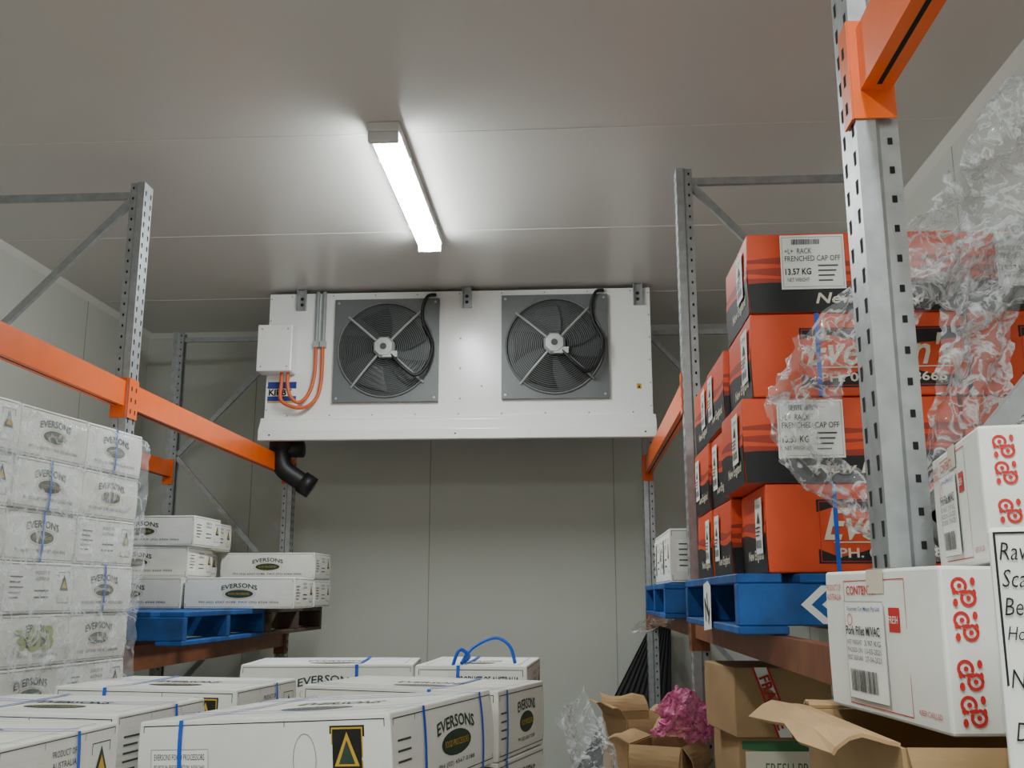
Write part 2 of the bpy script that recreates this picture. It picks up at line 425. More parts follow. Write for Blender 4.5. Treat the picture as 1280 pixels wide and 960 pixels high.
def scroll(P,cu,v0,v1,s=1):
    n=max(1,int((v1-v0)/.030)); st=(v1-v0)/n
    for i in range(n):
        c=v0+st*(i+.5); r=st*.26
        P.ring(cu-r*.5,c+r*.7,r,r,r*.38,'ink_red',0,14,-.5,4.6); P.ring(cu+r*.5,c-r*.7,r,r,r*.38,'ink_red',1,14,2.6,7.8)
        P.ell(cu-r*.5,c+r*.7,r*.3,r*.3,'ink_red',2,8); P.ell(cu+r*.5,c-r*.7,r*.3,r*.3,'ink_red',2,8)
        P.ell(cu+r*1.1,c+r*1.2,r*.32,r*.5,'ink_red',2,8); P.ell(cu-r*1.1,c-r*1.2,r*.32,r*.5,'ink_red',2,8)
        P.ell(cu,c,r*.7,r*.25,'ink_red',2,8); P.ell(cu-r*1.2,c+r*.1,r*.25,r*.45,'ink_red',2,8); P.ell(cu+r*1.2,c-r*.1,r*.25,r*.45,'ink_red',2,8)
def d_nearL(P):
    w,h=P.w,P.h
    P.text('PRODUCT OF',w*.1,h*.88,.0085,'ink_red',w=w*.15); P.text('AUSTRALIA',w*.1,h*.81,.0085,'ink_red',w=w*.15)
    P.frame(w*.2,h*.05,w*.74,h*.93,.0012,'ink_red'); P.text('CONTENTS',w*.36,h*.86,.012,'ink_red',w=w*.26,bold=.02)
    P.rect(w*.60,h*.58,w*.69,h*.74,'ink_red'); P.text('FRESH',w*.645,h*.66,.009,'paper',w=w*.075,l=2)
    P.text('KEEP CHILLED',w*.87,h*.1,.006,'ink_red',w=w*.16)
def d_nearF(P):
    scroll(P,.026,.008,P.h*.46); scroll(P,.026,P.h*.54,P.h-.01); P.text('www.porkfresh.com.au',P.w*.5,P.h*.15,.008,'ink_red',w=P.w*.4)
    scroll(P,P.w-.035,.01,P.h-.015)
def st_near(P):
    w,h=P.w,P.h; u0,v0,u1,v1=w*.22,h*.09,w*.575,h*.78
    P.rect(u0,v0,u1,v1,'paper',4); P.frame(u0,v0,u1,v1,.0006,'ink_grey',5); W=u1-u0;HH=v1-v0
    P.text('Gourmet Cut Meats Pty Ltd',(u0+u1)/2,v0+HH*.92,.007,'ink_blue',w=W*.84,l=6,bold=.01)
    P.ring(u0+W*.15,v0+HH*.81,.008,.008,.0015,'ink_red',6)
    P.text('Pork Fillet M/VAC',u0+W*.47,v0+HH*.70,.012,'ink_black',w=W*.86,l=6,bold=.02)
    for i,t in enumerate(('NET WEIGHT','PACKED ON','BEST BEFORE')):
        P.text(t,u0+W*.24,v0+HH*(.58-.08*i),.006,'ink_black',w=W*.38,l=6); P.text(('3.97 KG','13-03-2021','27-04-2021')[i],u0+W*.7,v0+HH*(.58-.08*i),.0068,'ink_black',w=W*.4,l=6)
    P.bars(u0+W*.08,v0+HH*.08,u0+W*.75,v0+HH*.30,l=6,seed=9)
ctype('NR1',.30,.335,.182,'carton_white',[('left',d_nearL),('front',d_nearF)],stickers=[('left',st_near)],seed=21,amt=.006,tape=True)
ctype('NR2',.30,.312,.155,'carton_white',[('left',d_nearL),('front',d_nearF)],stickers=[('left',st_near)],seed=22,amt=.006,tape=True)
def d_hand(P):
    w,h=P.w,P.h
    P.frame(.004,.01,w-.006,h-.004,.0018,'ink_black')
    for t,dz in (('Raw',.020),('Scaled',.042),('Beef',.065),('Honey',.088),('NET',.122),('DATE',.163)):
        P.text(t,.0085,h-dz,.0145,'ink_black',l=1,shear=.15,bold=-.004,align='l',rot=random.uniform(-.04,.04),xs=.68)
ctype('HB',.36,.20,.40,'carton_white',[('front',d_hand),('left',d_panel)],seed=23,amt=.002)
def st_frag(P):
    P.poly([(P.w*.18,P.h),(P.w*.36,P.h),(P.w*.60,0),(P.w*.42,0)],'paper',2)
    P.poly([(P.w*.18,P.h),(P.w*.205,P.h),(P.w*.445,0),(P.w*.42,0)],'ink_red',3)
    P.poly([(P.w*.335,P.h),(P.w*.36,P.h),(P.w*.60,0),(P.w*.575,0)],'ink_red',3)
    P.text('FRAGILE',P.w*.39,P.h*.5,.034,'ink_red',w=P.h*.8,l=4,bold=.03,rot=-1.24)
ctype('BF',.30,.34,.205,'carton_brown',[],stickers=[('front',st_frag)],seed=32)
def d_gr(P):
    P.rect(.01,.02,P.w-.01,P.h-.01,'green_print',0); P.rect(.02,.05,P.w-.02,P.h-.04,'ink_cream',1); P.text('FRESH PRODUCE',P.w/2,P.h*.52,.035,'green_print',w=P.w*.6,l=2)
ctype('GR',.40,.40,.19,'carton_brown',[('front',d_gr)],seed=33)
# ---------------------------------------------------------------- room
XL,XR,YF,YB,ZT=-3.29,1.70,-2.6,7.36,3.5
def room():
    b=MB(); b.box(XL-.1,XR+.1,YF-.1,YB+.1,-.1,0,'floor_concrete'); b.finish('floor',kind='structure')
    b=MB(); b.box(XL-.1,XR+.1,YF-.1,YB+.1,ZT,ZT+.1,'ceiling_panel')
    y=4.05-1.21*5
    while y<YB:
        b.box(XL,XR,y-.0035,y+.0035,ZT-.0015,ZT,'seam_ceiling'); y+=1.21
    b.finish('ceiling',kind='structure')
    b=MB(); b.box(XL-.1,XR+.1,YB,YB+.1,0,ZT,'wall_panel')
    for x in (-2.42,-1.067,.288,1.64): b.box(x-.003,x+.003,YB-.0015,YB,0,ZT,'seam')
    b.finish('wall_back',kind='structure')
    b=MB(); b.box(XL-.1,XR+.1,YF-.1,YF,0,ZT,'wall_panel'); b.finish('wall_front',kind='structure')
    b=MB(); b.box(XL-.1,XL,YF,YB,0,ZT,'wall_panel')
    y=YB-1.0
    while y>YF: b.box(XL,XL+.0015,y-.003,y+.003,0,ZT,'seam'); y-=1.2
    b.finish('wall_left',kind='structure')
    b=MB(); b.box(XR,XR+.1,YF,YB,0,ZT,'wall_panel')
    y=YB-.7
    while y>YF: b.box(XR-.0015,XR,y-.003,y+.003,0,ZT,'seam'); y-=1.2
    b.finish('wall_right',kind='structure')
    t=.035
    def tri(p0,p1,ix,iy,n):
        b=MB()
        a=[Vector(p0),Vector(p0)+Vector((ix*t,iy*t,0)),Vector(p0)+Vector((0,0,-t))]
        c=[Vector(p1),Vector(p1)+Vector((ix*t,iy*t,0)),Vector(p1)+Vector((0,0,-t))]
        b.add(a+c,[(0,1,2),(5,4,3),(0,3,4,1),(1,4,5,2),(2,5,3,0)],'trim_plastic'); b.finish(n,kind='structure')
    tri((XL,YF,ZT),(XL,YB,ZT),1,0,'trim_1'); tri((XR,YF,ZT),(XR,YB,ZT),-1,0,'trim_2'); tri((XL,YB,ZT),(XR,YB,ZT),0,-1,'trim_3')
room()
# ---------------------------------------------------------------- light fittings
def batten(x,y0,y1,lab,tilt=0):
    r=empty('batten_light',(x,(y0+y1)/2,ZT-.09),label=lab,category='ceiling light')
    b=MB(); b.box(x-.07,x+.07,y0,y1,ZT-.045,ZT,'lamp_housing'); b.finish('lamp_housing',r,bevel=.006)
    b=MB(); n=10; ys=[y0+.03,y1-.03]; vs=[]
    for yy in ys:
        for i in range(n+1):
            a=math.pi*i/n; vs.append((x-.064*math.cos(a),yy,ZT-.047-.045*math.sin(a)))
    fs=[(i,i+1,n+2+i,n+1+i) for i in range(n)]+[tuple(range(n+1)),tuple(reversed(range(n+1,2*n+2)))]
    b.add(vs,fs,'lamp_glow'); b.finish('diffuser',r,smooth=False)
    for a,c in ((y0,y0+.028),(y1-.028,y1)):
        b=MB(); b.box(x-.066,x+.066,a,c,ZT-.094,ZT-.046,'lamp_housing'); b.finish('end_cap',r,bevel=.006)
    for yy in (y0+.3,y1-.3):
        b=MB(); b.box(x-.075,x+.075,yy-.01,yy+.01,ZT-.055,ZT-.035,'galv'); b.finish('clip',r)
batten(-.80,3.93,5.36,'added unseen batten light brightening the room')
batten(-.80,-.9,.55,'added unseen batten light brightening the room')  # added fill light, out of view above the camera
batten(.35,-1.2,.25,'added unseen batten light brightening the room')  # another added batten, out of view, only for more brightness
# ---------------------------------------------------------------- racks
PROF=[(-.035,-.045),(-.004,-.045),(.005,-.034),(.035,-.034),(.035,-.016),(.032,-.016),(.032,-.031),(.004,-.031),(-.005,-.042),(-.032,-.042),
      (-.032,.042),(-.005,.042),(.004,.031),(.032,.031),(.032,.016),(.035,.016),(.035,.034),(.005,.034),(-.004,.045),(-.035,.045)]
TOPZ=CZ+1.85
def post(x,y,sg,parent):
    b=MB()
    pr=[(x+sg*px,y+py) for px,py in PROF]
    if sg<0: pr=pr[::-1]
    b.prism(pr,.006,TOPZ,'galv')
    b.box(x-.06,x+.06,y-.07,y+.07,.0,.006,'galv')
    z=.1
    xf=x-sg*.0356
    while z<TOPZ-.03:
        for dy in (-.026,.026):
            pts=[(-.007,.012),(.007,.012),(.005,-.012),(-.005,-.012)]
            b.add([(xf,y+dy+p,z+q) for p,q in pts],[(0,1,2,3) if sg<0 else (3,2,1,0)],'hole')
        for s in (-1,1):
            yy=y+s*.0345
            b.add([(x+sg*(.02)+p,yy+s*.0003,z+.025+q) for p,q in ((-.004,-.006),(.004,-.006),(.004,.006),(-.004,.006))],[(0,1,2,3) if s<0 else (3,2,1,0)],'hole')
        z+=.05
    b.finish('post',parent)
def frame(xa,xr,y,sg,parent):
    fr=empty('upright_frame',((xa+xr)/2,y,0),parent)
    post(xa,y,sg,fr); post(xr,y,-sg,fr)
    i=sg*.037
    def br(p,q):
        b=MB(); b.bar(p,q,.032,.022,'galv'); b.finish('brace',fr)
    br((xa+i,y,CZ+1.80),(xr-i,y,CZ+1.80))
    zs=[1.78,.97,.12,-.70,-1.38]; s=0
    for a,c in zip(zs[:-1],zs[1:]):
        p,q=((xa+i,y,CZ+a),(xr-i,y,CZ+c)) if s==0 else ((xr-i,y,CZ+a-.02),(xa+i,y,CZ+c))
        br(p,q); s=1-s
    br((xa+i,y,.1),(xr-i,y,.1))
def beam(x,y0,y1,zt,sg,parent,aisle=True,H=.11,m='orange_paint'):
    bm_=empty('beam',(x,(y0+y1)/2,zt-H),parent)
    a,c=y0+.047,y1-.047
    b=MB()
    s=sg if aisle else -sg
    sec=[(-.025,-H),(.025,-H),(.025,-.03),(.012,-.03),(.012,0),(-.025,0)]
    pts=[(x+s*px,zt+pz) for px,pz in sec]
    vs=[(p,a,z) for p,z in pts]+[(p,c,z) for p,z in pts]; n=6
    b.add(vs,[(i,(i+1)%n,n+(i+1)%n,n+i) for i in range(n)]+[tuple(range(n)),tuple(reversed(range(n,2*n)))],m)
    b.box(x-.004,x+.004,a+.03,c-.02,zt-H-.0006,zt-H,'hole')
    b.finish('beam_bar',bm_)
    lo=zt-H-.05
    for yy,dr in ((y0,1),(y1,-1)):
        b=MB()
        fx=x-s*.0385
        b.box(fx-.0025,fx+.0025,yy if dr>0 else yy-.047,yy+.047 if dr>0 else yy,lo,zt+.015,m)
        b.box(x-.0385,x+.03,yy+dr*.047-.002,yy+dr*.047+.002,lo,zt+.015,m)
        for k in range(3):
            zz=lo+.03+k*.05
            b.add([(fx-s*.003,yy+dr*.022+p,zz+q) for p,q in ((-.006,-.01),(.006,-.01),(.006,.01),(-.006,.01))],[(0,1,2,3)],'hole')
        b.finish('end_connector',bm_)
RX,RR=.50,1.30; LX,LR=-1.97,-2.81
rk=empty('pallet_rack',((RX+RR)/2,4.2,0),label='galvanised pallet rack with orange beams beside stacked orange cartons',category='storage rack')
for y in (-1.04,1.58,4.2,6.8): frame(RX,RR,y,1,rk)
for y0,y1,zt in ((-1.04,1.58,CZ+.92),(4.2,6.8,CZ+.92)):
    beam(RX,y0,y1,zt,1,rk); beam(RR,y0,y1,zt,1,rk,False)
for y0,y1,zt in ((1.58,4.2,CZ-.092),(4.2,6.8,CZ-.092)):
    beam(RX,y0,y1,zt,1,rk,True,.07,'orange_dull'); beam(RR,y0,y1,zt,1,rk,False,.07,'orange_dull')
lk=empty('pallet_rack',((LX+LR)/2,4.2,0),label='galvanised pallet rack with orange beams beside wrapped white cartons',category='storage rack')
for y in (1.58,4.2,6.8): frame(LX,LR,y,-1,lk)
for y0,y1,zt in ((1.58,4.2,CZ+.92),(4.2,6.8,CZ+.92)):
    beam(LX,y0,y1,zt,-1,lk); beam(LR,y0,y1,zt,-1,lk,False)
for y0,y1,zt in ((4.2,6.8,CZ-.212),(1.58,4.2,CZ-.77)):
    beam(LX,y0,y1,zt,-1,lk,True,.11,'orange_dull'); beam(LR,y0,y1,zt,-1,lk,False,.11,'orange_dull')
# ---------------------------------------------------------------- pallets
def pallet(cx,cy,z,rz,m,lab,arrow=False,paper=False,S=1.165):
    r=empty('pallet',(cx,cy,z),label=lab,category='pallet')
    h=S/2; rr=random.Random(int(cx*100+cy*10))
    def fin(b,n,**kw):
        me=b.mesh(n); o=bpy.data.objects.new(n,me); col.objects.link(o); o.parent=r
        bv=o.modifiers.new('b','BEVEL'); bv.width=.003; bv.segments=1; bv.limit_method='ANGLE'
        for k,x in kw.items(): o[k]=x
    for i in range(3):
        y0=-h+i*(S-.05)/2
        b=MB(); b.box(-h,h,y0,y0+.05,.021,.121,m); fin(b,'bearer')
        if i==0 and arrow:
            b=MB(); P=PL(b,(-h,-h,.021),(1,0,0),(0,0,1),S,.1)
            P.poly([(.15,.05),(.20,.095),(.225,.095),(.175,.05)],'paper',0); P.poly([(.15,.05),(.175,.05),(.225,.005),(.20,.005)],'paper',0)
            P.poly([(.20,.05),(.235,.08),(.255,.08),(.222,.05)],'paper',0); P.poly([(.20,.05),(.222,.05),(.255,.02),(.235,.02)],'paper',0)
            me=b.mesh('painted_arrow'); o=bpy.data.objects.new('painted_arrow',me); col.objects.link(o); o.parent=r; o['label']='white painted arrow mark'
    nb=8
    for i in range(nb):
        x0=-h+i*(S-.11)/(nb-1); j=rr.uniform(-.008,.008)
        b=MB(); b.box(x0,x0+.11,-h+j,h+j,.1215,.145,m); fin(b,'deck_board')
    for x0 in (-h,-.06,h-.12):
        b=MB(); b.box(x0,x0+.12,-h,h,0,.0205,m); fin(b,'base_board')
    if paper:
        b=MB(); P=PL(b,(-h-.004,.05,.0),(0,-1,0),(0,0,1),.2,.13)
        P.poly([(0,-.01),(.17,.0),(.18,.12),(.12,.135),(.02,.125)],'paper',0)
        P.text('N',.08,.06,.07,'ink_black',l=2,bold=.01,rot=.3); P.poly([(.12,.01),(.15,.05),(.14,.06),(.11,.02)],'ink_black',2)
        me=b.mesh('paper_tag'); o=bpy.data.objects.new('paper_tag',me); col.objects.link(o); o.parent=r; o['label']='torn white paper with black marker writing'
    r.rotation_euler=(0,0,math.radians(rz))
    return r
pallet(.39+.5825,2.5+.5825,CZ-.09,0,'pallet_blue','blue wooden pallet under stacked orange cartons',True,True)
pallet(.37+.5825,4.30+.5825,CZ-.09,0,'pallet_blue','blue wooden pallet under white cartons on the rack')
pallet(-1.70-.5825,4.36+.5825,CZ-.21,0,'pallet_blue','worn blue wooden pallet on the orange rack beam')
pallet(-1.68-.5825,5.54+.5825,CZ-.21,0,'pallet_wood','dark weathered wooden pallet under white cartons')
# ---------------------------------------------------------------- left wrapped stack (turned a few degrees)
g='plastic-wrapped white cartons stacked beside the rack'
top=CZ+.665
TH=math.radians(-7)
uv=Vector((math.cos(TH),math.sin(TH),0)); vv=Vector((-math.sin(TH),math.cos(TH),0))
K0=Vector((-1.825,4.09,0))   # far aisle corner
for k in range(7):
    z=top-.181*(k+1)
    for i in range(3):
        ty=['LS1','LS2','LS3'][(k*2+i)%3] if k%2 else ['LS1','LS3','LS2'][(k+i)%3]
        if k==4 and i==1: ty='LS4'
        c=K0-uv*(.29+random.uniform(0,.014))-vv*(.193+i*.392)
        put(ty,c.x,c.y,z,-7+random.uniform(-.5,.5),
            'white printed carton with green logo, wrapped in clear film' if ty!='LS2' else 'white printed carton with ruled label panels, wrapped in clear film',g)
pc=K0-uv*.5-vv*.62
pallet(pc.x-.02,pc.y,CZ-.755,-7,'pallet_wood','wooden pallet under wrapped white cartons',S=1.0)
def sheet(name,f,nu,nv,m,amp,freq,seed,lab,cat,rid=1.0,parent=None,smooth=True,ridge=0.0,**kw):
    b=MB(); vs=[]; sv=Vector((seed*5.1,seed*2.3,seed*9.7))
    for j in range(nv+1):
        for i in range(nu+1):
            p=Vector(f(i/nu,j/nv))
            n=noise.noise_vector(p*freq+sv)*amp+noise.noise_vector(p*freq*2.3+sv)*amp*.5*rid
            if ridge:
                a=noise.noise_vector(p*freq*2+sv*2); e=noise.noise_vector(p*freq*4.5+sv*3)
                n+=Vector([abs(q) for q in a])*ridge+Vector([abs(q) for q in e])*ridge*.5
            vs.append(p+n)
    fs=[(j*(nu+1)+i,j*(nu+1)+i+1,(j+1)*(nu+1)+i+1,(j+1)*(nu+1)+i) for j in range(nv) for i in range(nu)]
    b.add(vs,fs,m); return b.finish(name,parent,smooth=smooth,label=lab,category=cat,**kw)
def fwrap(u,v):
    z=CZ-.60+v*1.27
    q=K0+uv*(.026 if v<.97 else .026-.10*(v-.97)/.03)-vv*(1.2*(1-u)-.012)
    return (q.x,q.y,z)
sheet('stretch_wrap',fwrap,110,110,'wrap_film',.010,6,3,'clear stretch film around white cartons','plastic wrap',ridge=.018)
# ---------------------------------------------------------------- left back cartons
g='white cartons stacked on the far pallet'
zb=CZ-.063
L='white carton with dark green oval logo on a pallet'
put('BK1',-1.775,5.3+.193,zb,0,L,g); put('BK2',-2.385,5.3+.193,zb,0,L,g)
put('BK2',-2.385,5.35+.193,zb+.166,1,L,g); put('BK1',-2.35,5.35+.193,zb+.332,-1,L,g)
put('BK2',-2.52,5.78+.193,zb,0,L,g);put('BK1',-2.52,5.80+.193,zb+.166,0,L,g);put('BK2',-2.44,5.80+.193,zb+.332,0,L,g)
put('BK1',-1.90,6.2+.193,zb,0,L,g); put('BK1',-1.90,6.18+.193,zb+.166,0,L,g)
# ---------------------------------------------------------------- foreground stack
g='white strapped cartons stacked on pallets'
def stack(key,x,y,ztop,rz,n,ry=0,lab='white printed carton with blue straps and green logo'):
    h=TYPES[key][3]
    put(key,x,y,ztop-h,rz,lab,g,ry=ry)
    T=ztop-h-.002-(.022 if ry else 0); st=(T-h-.146)/(n-2)
    for k in range(n-1):
        put(key,x,y,T-h-st*k,rz,lab,g,plain=k>0)
a=math.radians(-16.5)
u=Vector((math.cos(a),math.sin(a)));v=Vector((-math.sin(a),math.cos(a)))
C=Vector((-.375,2.14))
c1=C-u*.315+v*.285
stack('FG1',c1.x,c1.y,CZ-.256,-16.5,6,ry=-4.0)
G0=Vector((-.21,2.765)); c2=G0-u*.3+v*.19
stack('FG2',c2.x,c2.y,CZ-.247,-16.5,6)
stack('FG3',-1.31,2.08,CZ-.27,-6,6)
stack('FG3',-1.29,2.55,CZ-.262,-8,6)
stack('FG3',-1.95,2.35,CZ-.27,-3,6)
stack('FG3',-1.18,3.04,CZ-.25,-8,6)
stack('FG5',-.86,3.66,CZ-.225,5,6)
stack('FG4',-.325,3.52,CZ-.215,-3,6,lab='white carton printed with product text and a blue strap')
pallet(-.62,2.70,0,0,'pallet_wood','wooden pallet on the floor under white cartons')
pallet(-1.80,2.55,0,0,'pallet_wood','wooden pallet on the floor under white cartons')
pallet(-.6,4.06,0,0,'pallet_wood','wooden pallet on the floor under white cartons')
b=MB(); b.tube(smoothpath([(-.37,3.32,CZ-.21),(-.34,3.38,CZ-.165),(-.27,3.42,CZ-.135),(-.22,3.4,CZ-.16),(-.20,3.36,CZ-.21)]),.006,'strap_blue',6)
b.tube(smoothpath([(-.40,3.30,CZ-.23),(-.38,3.34,CZ-.17),(-.35,3.36,CZ-.19),(-.37,3.4,CZ-.211)]),.006,'strap_blue',6)
b.finish('loose_strap',label='loose blue packing strap curled on a white carton',category='packing strap')
def fb(u_,v_):
    return (-.085+.16*u_+.04*math.sin(v_*9), 3.02+.25*math.sin(u_*3.1)+.1*v_, .02+1.16*v_-.10*(u_-.3)**2*v_*4)
sheet('bubble_wrap',fb,50,110,'bubble_film',.04,6,8,'crumpled clear bubble wrap hanging beside white cartons','bubble wrap',ridge=.05)
# ---------------------------------------------------------------- right orange cartons
g='orange and black cartons stacked on the blue pallet'
zb=CZ+.058
labs={'ORA':'orange carton with black band and white weight label','ORB':'orange carton with black panel and cream script lettering','ORC':'orange carton with black band and small side label'}
for k in range(4):
    z=zb+k*(OH+.003)
    key='ORB' if k%2==0 else 'ORA'
    dx=[.026,-.02,.010,.012][k]
    put(key,.455+OW/2+dx,2.56+OD/2,z,0,labs[key],g); put(key,.455+OW*1.5+.016+dx,2.565+OD/2,z,[0,0,0,0][k],labs[key],g)
    if k<3:
        put('ORC',.45+OW/2+random.uniform(-.006,.006),2.565+OD*1.5+.010,z,0,labs['ORC'],g)
        ty=['ORB','ORC','ORA'][k]; put(ty,.45+OW/2+random.uniform(-.006,.006),2.565+OD*2.5+.020,z,0,labs[ty],g)
g='white cartons on the far blue pallet'
put('WS',.40+.28,4.50,zb,0,'white carton with printed labels on a blue pallet',g)
put('WS',.40+.28,4.90,zb,0,'white carton with printed labels on a blue pallet',g)
def ribbon(pts,width,nv=14,fold=.05):
    P=smoothpath(pts,14)
    def f(u_,v_):
        t=u_*(len(P)-1); i=min(int(t),len(P)-2); p=P[i].lerp(P[i+1],t-i)
        d=(P[i+1]-P[i]).normalized(); s=d.cross(Vector((0,1,0))).normalized()
        w=(v_-.5)*(width if not callable(width) else width(u_))
        return p+s*w+Vector((0,fold*math.sin(v_*13+u_*7),0))
    return f
sheet('bubble_wrap',ribbon([(1.46,2.22,CZ+1.22),(1.20,2.24,CZ+1.02),(.97,2.28,CZ+.82),(.82,2.30,CZ+.66)],lambda t:.52-.26*t,fold=.045),140,100,'bubble_film',.035,5,2,
      'large crumpled clear bubble wrap draped over orange cartons','bubble wrap',ridge=.07)
sheet('bubble_wrap',ribbon([(.90,2.34,CZ+.80),(.70,2.34,CZ+.66),(.55,2.36,CZ+.50),(.51,2.38,CZ+.36),(.60,2.38,CZ+.25),(.70,2.38,CZ+.15)],lambda t:.17-.09*t,fold=.02),130,26,'bubble_film',.015,8,5,
      'twisted strand of clear plastic wrap hanging over orange cartons','bubble wrap',ridge=.035)
sheet('bubble_wrap',ribbon([(1.02,2.32,CZ+.88),(.95,2.34,CZ+.6),(.90,2.36,CZ+.35),(.84,2.36,CZ+.07)],.18,fold=.03),90,26,'bubble_film',.015,7,6,
      'long hanging strip of clear plastic wrap over orange cartons','bubble wrap',ridge=.03)
sheet('plastic_scrap',lambda u_,v_:(.24+.16*u_,4.30+.15*v_,CZ-.075-.05*(1-u_)-.04*v_),20,10,'bubble_film',.03,12,7,'loose scrap of clear film beside the blue pallet','plastic wrap')
# ---------------------------------------------------------------- near right
g='white cartons with red scroll border'
put('NR1',.529,1.343,CZ-.148,7.6,'white carton with red scroll print and large contents sticker',g)
put('NR2',.640,1.300,CZ+.038,-9.7,'white carton with red scroll print stacked on another',g)
th=math.radians(-22); hu=Vector((math.cos(th),math.sin(th))); hv=Vector((-math.sin(th),math.cos(th)))
hc=Vector((.345,.87))+hu*.18+hv*.10
put('HB',hc.x,hc.y,CZ-.343,-22,'white carton with black handwritten notes',None)
def open_carton(cx,cy,z,w,d,h,rz,lab,ang,fl=.14,sticker=False):
    r=empty('open_carton',(cx,cy,z),label=lab,category='cardboard box')
    def lk_(b,n):
        o=bpy.data.objects.new(n,b.mesh(n)); col.objects.link(o); o.parent=r; return o
    b=MB(); t=.005
    b.box(-w/2,w/2,-d/2,d/2,0,t,'carton_brown')
    b.box(-w/2,w/2,-d/2,-d/2+t,t,h,'carton_brown');b.box(-w/2,w/2,d/2-t,d/2,t,h,'carton_brown')
    b.box(-w/2,-w/2+t,-d/2+t,d/2-t,t,h,'carton_brown');b.box(w/2-t,w/2,-d/2+t,d/2-t,t,h,'carton_brown')
    lk_(b,'body')
    for k,(o,dir_,L) in enumerate((((-w/2,0),(-1,0),d),((w/2,0),(1,0),d),((0,-d/2),(0,-1),w),((0,d/2),(0,1),w))):
        A=math.radians(ang[k]); b=MB(); nn=6; vs=[]
        for i in range(nn+1):
            s=fl*i/nn; aa=A-.35*(i/nn)**2
            for q in (-1,-.5,0,.5,1):
                e=Vector((dir_[0]*math.cos(aa)*s,dir_[1]*math.cos(aa)*s,math.sin(aa)*s))
                e+=Vector((0,0,.006*math.sin(i*1.3+q*4+k)*(i/nn)))
                tx=Vector((-dir_[1],dir_[0],0))*(q*L/2*(.98-.06*i/nn))
                if i==nn: e*=1+.12*math.sin(q*5+k)
                vs.append(Vector((o[0],o[1],h+.001))+e+tx)
        fs=[(i*5+q,i*5+q+1,i*5+q+6,i*5+q+5) for i in range(nn) for q in range(4)]
        b.add(vs,fs,'carton_brown'); ob=lk_(b,'flap'); so=ob.modifiers.new('s','SOLIDIFY'); so.thickness=.004
    if sticker:
        b=MB(); P=PL(b,(-w/2,-d/2,0),(1,0,0),(0,0,1),w,h); P.rect(w*.4,h*.5,w*.85,h*.8,'paper',1); P.bars(w*.45,h*.55,w*.8,h*.66,l=2)
        o=lk_(b,'sticker')
    r.rotation_euler=(0,0,math.radians(rz)); return r
open_carton(.535,1.318,CZ-.50,.41,.38,.345,2,'open brown carton with torn flaps under white cartons',(14,-60,-80,12),.075)
ctype('SB',.41,.38,.33,'carton_brown',[],seed=41,tape=True)
for k in range(3): put('SB',.535,1.318,CZ-.50-.3325*(k+1),2,'plain brown carton under an open carton','plain brown cartons stacked on the floor',plain=True)
ctype('SB2',.33,.19,.383,'carton_brown',[],seed=42,tape=True)
for k in range(3): put('SB2',hc.x,hc.y,CZ-.345-.385*(k+1),-22,'plain brown carton under a handwritten carton','plain brown cartons stacked on the floor',plain=True)
# ---------------------------------------------------------------- rubbish pile
put('BF',.605,3.40,1.082,8,'brown carton with red and white fragile tape under the rack shelf')
put('GR',.68,3.46,.889,3,'brown carton with green and cream print under another carton')
ctype('SB3',.44,.44,.442,'carton_brown',[],seed=43,tape=True)
for k in range(2): put('SB3',.70,3.50,.0+.4435*k,0,'plain brown carton on the floor under the rack','plain brown cartons on the floor under the rack',plain=True)
ctype('SB4',.34,.9,.36,'carton_brown',[],seed=44)
for k in range(2): put('SB4',.28,4.25,.0+.362*k,0,'long plain brown carton on the floor beside the rack','long brown cartons on the floor',plain=True)
open_carton(.26,4.48,.726,.22,.3,.28,18,'open crumpled brown carton beside the rack post',(60,40,-70,70),.08)
open_carton(.33,3.98,.726,.20,.26,.24,-22,'torn open brown carton with a white sticker',(25,-50,-60,50),.10,True)
def fbag(u_,v_):
    a=u_*math.pi*2; e=v_*math.pi*.62
    r=.085+.012*math.sin(a*5)+.02*math.sin(a*3+1)
    return (.375+r*1.1*math.sin(e)*math.cos(a),3.99+r*.9*math.sin(e)*math.sin(a),1.0+.12*math.cos(e))
sheet('plastic_bag',fbag,110,60,'pink_film',.035,9,4,'crumpled pink plastic bag on torn cartons','plastic bag',ridge=.05)
# ---------------------------------------------------------------- black ribbed sheet leaning on the wall
b=MB(); n=40
vs=[];A=Vector((-.22,6.95,.0));B=Vector((.56,7.20,1.38));E=Vector((.66,7.20,1.38));F=Vector((.60,6.95,0))
for i in range(n+1):
    t=i/n
    for (p,q) in ((A,F),(B,E)):
        w_=p.lerp(q,t); vs.append(w_+Vector((0,.006*math.sin(i*1.57),0)))
b.add(vs,[(2*i,2*i+2,2*i+3,2*i+1) for i in range(n)],'black_sheet')
o=b.finish('rubber_sheet',label='black ribbed rubber sheet leaning against the wall',category='rubber mat')
so=o.modifiers.new('s','SOLIDIFY'); so.thickness=.006
# ---------------------------------------------------------------- evaporator
X0,X1,Yf,Yb=-2.01,.507,6.30,6.735
Z1=CZ+1.985;Z0=CZ+1.13
ev=empty('evaporator_cooler',((X0+X1)/2,6.5,CZ+.97),label='white twin-fan evaporator cooler hung under the ceiling',category='cooling unit')
b=MB(); b.box(X0,X1,Yf,Yb,Z0,Z1-.01,'white_enamel')
for x in (X0+.012,X1-.012):
    for k in range(6): b.disc((x,Yf-.001,Z0+.06+k*.15),.005,'conduit_grey',8)
for k in range(9): b.disc((X0+.15+k*.28,Yf-.001,Z0+.02),.006,'conduit_grey',8); b.disc((X0+.15+k*.28,Yf-.001,Z1-.03),.005,'conduit_grey',8)
for dx,dz in ((1.28,.42),(1.28,.62),(1.28,.22),(1.42,.3),(1.37,.1)): b.disc((X0+dx,Yf-.001,Z0+dz-.1),.007,'conduit_grey',8)
